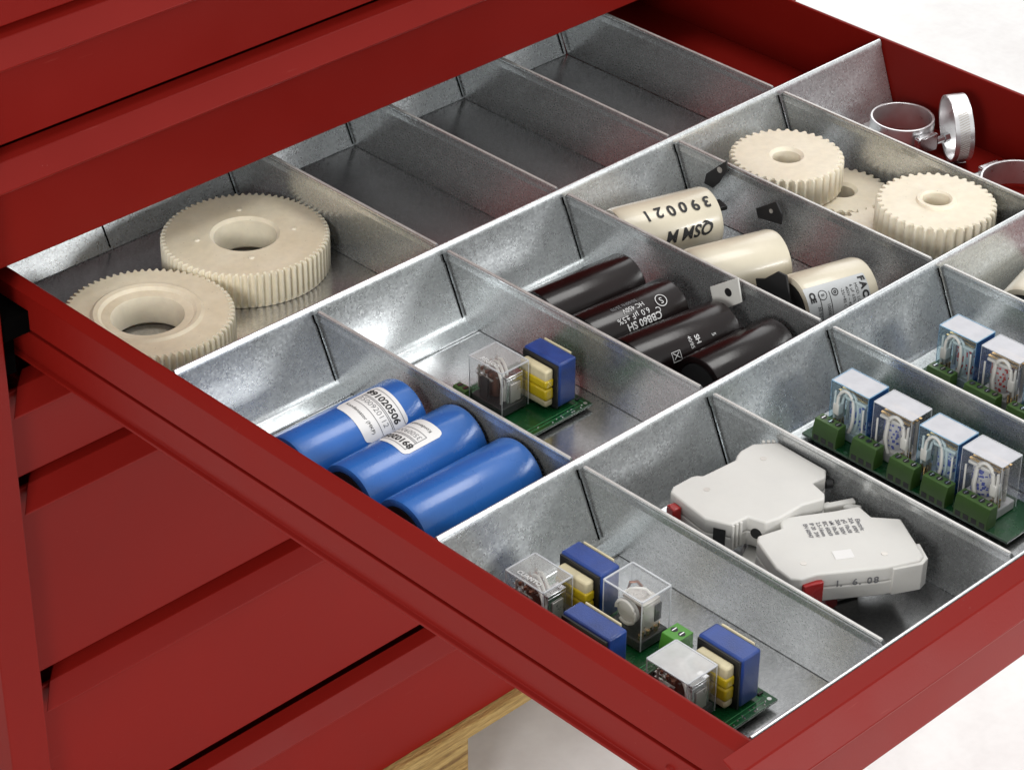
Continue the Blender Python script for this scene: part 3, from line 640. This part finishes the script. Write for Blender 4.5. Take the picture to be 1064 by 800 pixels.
def terminal(root, cx, cy, z0, n=3, pitch=.055, mat=TERM, dx=.085, h=.11):
    ly = n * pitch + .01
    prof = [(-dx / 2, 0), (dx / 2, 0), (dx / 2, h), (-dx / 2 + .018, h), (-dx / 2, h * .45)]
    b = obj('terminal_block', M().extr(prof, -ly / 2, ly / 2, 'y'), mat, root, bev=.003, loc=(cx, cy, z0))
    hl = M(); sw = M()
    for i in range(n):
        y = -ly / 2 + .005 + pitch * (i + .5); hl.cyl((.012, y, h - .002), (.012, y, h + .001), .019, 16); sw.box((-.004, y - .003, h + .0012), (.028, y + .003, h + .004))
        hl.box((-dx / 2 - .0015, y - .017, .008), (-dx / 2 + .002, y + .017, h * .30))
    obj('screw_hole', hl, BLACK, b); obj('screw_slot', sw, STEEL, b, smooth=False)
    return b
zf = H + .02
# single board in the second compartment
s1 = thing('relay_board', 'single green board with one clear relay and one blue coil, alone in its compartment', 'circuit board', (1.5, 3.2, zf), .0)
board(s1, -.15, -.31, .42, .30, .018)
r_ = relay(s1, .022, .045, .03, .302, style='front'); lid_text(r_, .302, 'RELECO', .265)
coil(s1, .285, -.09, .02, .305)
terminal(s1, -.09, .235, .018, 2, .045, TERM, .07, .08)
# three boards in the front left compartment
GR = 'relay and coil boards jumbled in the front compartment'
s2 = thing('relay_board', 'relay board furthest back in the front compartment, white lettering on its relay', 'circuit board', (.29, 1.67, zf), 0, GR)
board(s2, -.16, -.30, .42, .24, .018); r_ = relay(s2, .0, .0, .03, .302, style='front'); lid_text(r_, .302, 'CUANTO', .265); coil(s2, .27, -.085, .02, .31)
s3 = thing('relay_board', 'relay board with a tall see-through relay, gold pins and a bright green terminal', 'circuit board', (.5, 1.2, zf), 0, GR)
board(s3, -.40, -.215, .20, .235, .05); relay(s3, .045, .04, .062, .315, .205, .262, style='big'); coil(s3, -.30, -.0, .055, .29, .14, .32); terminal(s3, .075, -.205, .055, 2, .05, TERMB, .13, .13)
s4 = thing('relay_board', 'relay board nearest the drawer corner with a milky topped relay beside a blue coil', 'circuit board', (.29, .70, zf), 0, GR)
board(s4, -.16, -.27, .41, .24, .035); relay(s4, .0, .0, .045, .29, style='sheen'); coil(s4, .265, -.06, .035, .31)

# long boards with a row of relays
def relay_row(label, x, y0, n, z, tag_):
    r = thing('relay_board', label, 'circuit board', (x, y0, z), 0, 'long boards with rows of boxed relays')
    board(r, -.19, -.335 * n - .02, .17, .06, .02, traces=False)
    return r
rr1 = relay_row('long green board carrying four boxed relays with five dark green terminals in front', 2.735, 1.81, 4, H + .03, '')
TY = [(1.71, 3), (1.44, 3), (1.18, 3), (.95, 3), (.695, 4)]
ys = [1.64, 1.34, 1.025, .735]
for i, y in enumerate(ys): relay(rr1, .0, y - 1.81, .022, .345, .17, .262, style='rowb' if i % 2 == 0 else 'row')
for (y, n) in TY: terminal(rr1, 2.535 - 2.735 + .045, y - 1.81, .02, n, .053, TERM, .085, .13)
rr2 = relay_row('rear long board of boxed relays with red coil print, cut off by the right edge', 3.62, 1.76, 4, H + .03, '')
for i, y in enumerate((1.59, 1.29, .98, .69)): relay(rr2, .0, y - 1.76, .022, .345, .17, .262, style='rowb' if i % 2 == 0 else 'row')
for (y, n) in ((1.62, 3), (1.33, 4), (1.03, 4), (.74, 3)): terminal(rr2, -.165, y - 1.76, .02, n, .053, TERM, .085, .13)

# ------------------------------------------------------------------ fuse holders
def housing(label, outline, ztop, t, group, rot=(0, 0, 0)):
    cx = sum(p[0] for p in outline) / len(outline); cy = sum(p[1] for p in outline) / len(outline)
    r = thing('fuse_holder', label, 'fuse holder', (cx, cy, ztop - t), 0, group, rot)
    o = [(x - cx, y - cy) for x, y in outline]
    obj('housing', M().prism(o, 0, t * .49), WHITEP, r, bev=.008, seg=3); obj('housing', M().prism([(x * .995, y * .995) for x, y in o], t * .505, t), WHITEP, r, bev=.010, seg=3)
    return r, cx, cy
O1 = [(1.268, 1.69), (1.317, 1.715), (1.449, 1.711), (1.478, 1.700), (1.50, 1.675), (1.735, 1.655), (1.765, 1.675), (1.817, 1.693), (1.911, 1.691), (2.025, 1.606), (2.015, 1.365), (2.013, 1.263), (1.957, 1.219), (1.87, 1.236), (1.842, 1.129), (1.805, 1.097), (1.684, 1.141), (1.512, 1.145), (1.424, 1.166), (1.396, 1.265), (1.285, 1.276), (1.223, 1.407)]
O1 = [(x - .035, y - .025) for x, y in O1]; Z1 = -.09; T1 = .172
GH = 'light grey fuse holders piled in one compartment'
h1, cx, cy = housing('light grey fuse holder with plain top lying furthest back, red lever at its left', O1, Z1, T1, GH)
hh = M()
for (x, y) in ((1.813, 1.532), (1.388, 1.548)): hh.cyl((x - cx, y - cy, T1 - .01), (x - cx, y - cy, T1 + .0015), .018, 20)
obj('rivet_hole', hh, GREYM, h1)
# details on the front-left edge (between 1.285,1.276 and 1.223,1.407) and below
rb = M()
for q in range(3):
    a = Vector((1.250, 1.251)) + (Vector((1.361, 1.240)) - Vector((1.250, 1.251))) * (.05 + q * .25); rb.box((a.x - cx - .008, a.y - cy - .012, .02), (a.x - cx + .008, a.y - cy + .004, T1 - .005))
obj('rib', rb, WHITEP, h1, bev=.004)
p0 = Vector((1.188, 1.382)); p1 = Vector((1.250, 1.251)); d = p1 - p0; nrm = Vector((-abs(d.y), -abs(d.x))).normalized()
sl = M(); a, b = p0 + d * .35, p0 + d * .8
sl.add([(a.x - cx + nrm.x * .003, a.y - cy + nrm.y * .003, .03), (b.x - cx + nrm.x * .003, b.y - cy + nrm.y * .003, .03), (b.x - cx + nrm.x * .003, b.y - cy + nrm.y * .003, T1 - .04), (a.x - cx + nrm.x * .003, a.y - cy + nrm.y * .003, T1 - .04)], [(0, 1, 2, 3)])
obj('contact_slot', sl, BLACK, h1, smooth=False)
p = Vector((1.361, 1.240)); q_ = Vector((1.389, 1.141)); mpt = (p + q_) / 2; nn = Vector((-.96, -.27))
obj('screw_hole', M().cyl((mpt.x - cx - nn.x * .02, mpt.y - cy - nn.y * .02, T1 * .5), (mpt.x - cx + nn.x * .004, mpt.y - cy + nn.y * .004, T1 * .5), .030, 24), BLACK, h1)
obj('screw_hole', M().cyl((1.99 - cx - .03, 1.225 - cy, T1 * .55), (1.99 - cx - .0, 1.205 - cy, T1 * .55), .026, 24), BLACK, h1)
obj('red_lever', M().prism([(-.035, -.03), (.02, -.04), (.03, .02), (-.02, .035)], .01, T1 - .035, Matrix.Translation((1.195 - cx, 1.60 - cy, 0))), REDP, h1, bev=.008)
rb = M()
for q in range(3): rb.box((1.93 - cx + q * .022, 1.632 - cy - q * .018, .01), (1.942 - cx + q * .022, 1.650 - cy - q * .016, T1 + .003))
obj('rib', rb, WHITEP, h1, bev=.004)
O2 = [(1.307, 1.124), (1.446, 1.085), (1.487, 1.133), (1.538, 1.132), (1.756, 1.00), (1.885, .937), (1.858, .832), (1.955, .717), (1.791, .433), (1.746, .42), (1.569, .502), (1.277, .702), (1.185, .729), (1.151, .771), (1.167, .88), (1.269, 1.097)]
Z2 = -.12; T2 = .172
h2, cx, cy = housing('light grey fuse holder with printed table on top and a red lever at its front', O2, Z2, T2, GH)
hh = M()
for (x, y) in ((1.30, .81), (1.657, .583)): hh.cyl((x - cx, y - cy, T2 - .01), (x - cx, y - cy, T2 + .0015), .018, 20)
obj('rivet_hole', hh, GREYM, h2)
obj('end_collar', M().prism([(x - cx, y - cy) for x, y in ((1.60, .475), (1.742, .403), (1.80, .416), (1.868, .525), (1.835, .545), (1.78, .455), (1.74, .44), (1.61, .50))], .0, T2 * .93), WHITEP, h2, bev=.004)
lv = obj('red_lever', M().prism([(1.19 - cx, .705 - cy), (1.25 - cx, .685 - cy), (1.295 - cx, .667 - cy), (1.305 - cx, .690 - cy), (1.27 - cx, .73 - cy), (1.20 - cx, .74 - cy)], .0, T2 - .035), REDP, h2, bev=.006)
def flat_text(root, txt, x, y, z, size, ang, mat, bold=0., name='printed_text'):
    vs, fs = text_geo(txt, size, bold); ca, sa = math.cos(ang), math.sin(ang)
    return obj(name, M().add([(x + u * ca - v * sa, y + u * sa + v * ca, z) for u, v, _ in vs], fs), mat, root, smooth=False, recalc=False)
def wpt(px): pass
# table of small print: text runs away from the camera, rows side by side (upside down as seen)
ctr = (1.64, .90); ang2 = math.radians(-122)
rows = ['Electric', '32A  690V', 'gG 10x38', '20A  500V', 'aM 10x38', 'IEC 60269', '2.5-16mm', 'IP 20  3W', 'EN 60947']
ca, sa = math.cos(ang2), math.sin(ang2)
for i, t in enumerate(rows):
    o_ = (i - 4) * -.0345; X = ctr[0] - cx - sa * o_; Y = ctr[1] - cy + ca * o_
    flat_text(h2, t, X, Y, T2 + .002, .030 if i else .034, ang2, INKG, .0008)
# stamp on the front side
a = Vector((1.277, .702)); b = Vector((1.569, .502)); dd = (b - a).normalized(); nn = Vector((dd.y, -dd.x)); pc = a + (b - a) * .60 + nn * .0035
vs, fs = text_geo('I.  6. 08', .055, .0012, 1.25)
obj('stamped_text', M().add([(pc.x - cx + dd.x * u, pc.y - cy + dd.y * u, T2 * .60 + v) for u, v, _ in vs], fs), INKG, h2, smooth=False, recalc=False)
obj('embossed_panel', M().box((-.05, -.035, 0), (.05, .035, .003), Matrix.Translation((1.50 - cx, .72 - cy, T2)) @ Matrix.Rotation(math.radians(-32), 4, 'Z')), LABEL, h2)
cl = M()
for (x0_, y0_, x1_, y1_, z_) in ((1.60, 1.17, 1.86, 1.10, -.155), (1.78, 1.12, 1.97, 1.03, -.15), (1.90, 1.05, 1.95, .97, -.16)):
    d_ = Vector((x1_ - x0_, y1_ - y0_)); L_ = d_.length; mt = Matrix.Translation((x0_ - cx, y0_ - cy, z_ - Z2 + T2 - .02)) @ Matrix.Rotation(math.atan2(d_.y, d_.x), 4, 'Z') @ Matrix.Rotation(.12, 4, 'X')
    cl.box((0, -.02, -.05), (L_, .02, .0), mt)
obj('terminal_clip', cl, WHITEP, h2, bev=.01, seg=3)
obj('red_lever', M().box((1.57 - cx, 1.14 - cy, .10), (1.62 - cx, 1.18 - cy, .15)), REDP, h2, bev=.006)
O3 = [(1.22, .92), (1.34, .84), (1.66, .72), (1.80, .84), (1.86, 1.10), (1.80, 1.40), (1.60, 1.46), (1.48, 1.30), (1.30, 1.22), (1.20, 1.05)]
h3, cx, cy = housing('fuse holder buried under the two others, only its edges showing', O3, -.298, .17, GH)
obj('red_lever', M().box((1.42 - cx, .74 - cy, .0), (1.52 - cx, .80 - cy, .10)), REDP, h3, bev=.01)

# ------------------------------------------------------------------ hose clamps
def clamp(label, c, r, wd, rot, screw_a=0, group='steel hose clamps in the red corner compartment'):
    t = thing('hose_clamp', label, 'hose clamp', c, 0, group, rot)
    obj('band', M().lathe([(r, 0), (r, wd), (r - .016, wd), (r - .016, 0)], 72), BAND, t, bev=.003)
    sl = M()
    for q in range(26):
        a = screw_a + .9 + q * .075; mt = Matrix.Rotation(a, 4, 'Z') @ Matrix.Translation((r, 0, wd / 2)) @ Matrix.Rotation(.35, 4, 'X'); sl.box((-.001, -.004, -wd * .28), (.0025, .004, wd * .28), mt)
    obj('worm_thread', sl, GREYM, t, smooth=False)
    mt = Matrix.Rotation(screw_a, 4, 'Z') @ Matrix.Translation((r + .03, 0, wd / 2))
    hs = obj('screw_housing', M().box((-.03, -.085, -.062), (.028, .085, .062), mt), STEEL, t, bev=.012, seg=3)
    obj('screw', M().cyl((.005, .085, 0), (.005, .15, 0), .026, 8, mat=mt).cyl((.005, .15, 0), (.005, .19, 0), .034, 6, mat=mt), STEEL, hs)
    return t
clamp('steel hose clamp lying flat beside the divider', (5.70, 3.725, -.47), .212, .195, (0, 0, 0), math.radians(-100))
ax = Vector((-.80, .60, -.06)).normalized(); q = ax.to_track_quat('Z', 'Y')
clamp('steel hose clamp standing upright on its edge against the red wall', (5.855, 3.32, -.252), .222, .125, q.to_euler(), math.radians(-95))
clamp('steel hose clamp lying flat, cut off by the right edge of the photo', (5.60, 2.66, -.46), .27, .17, (0, 0, 0), math.radians(80))
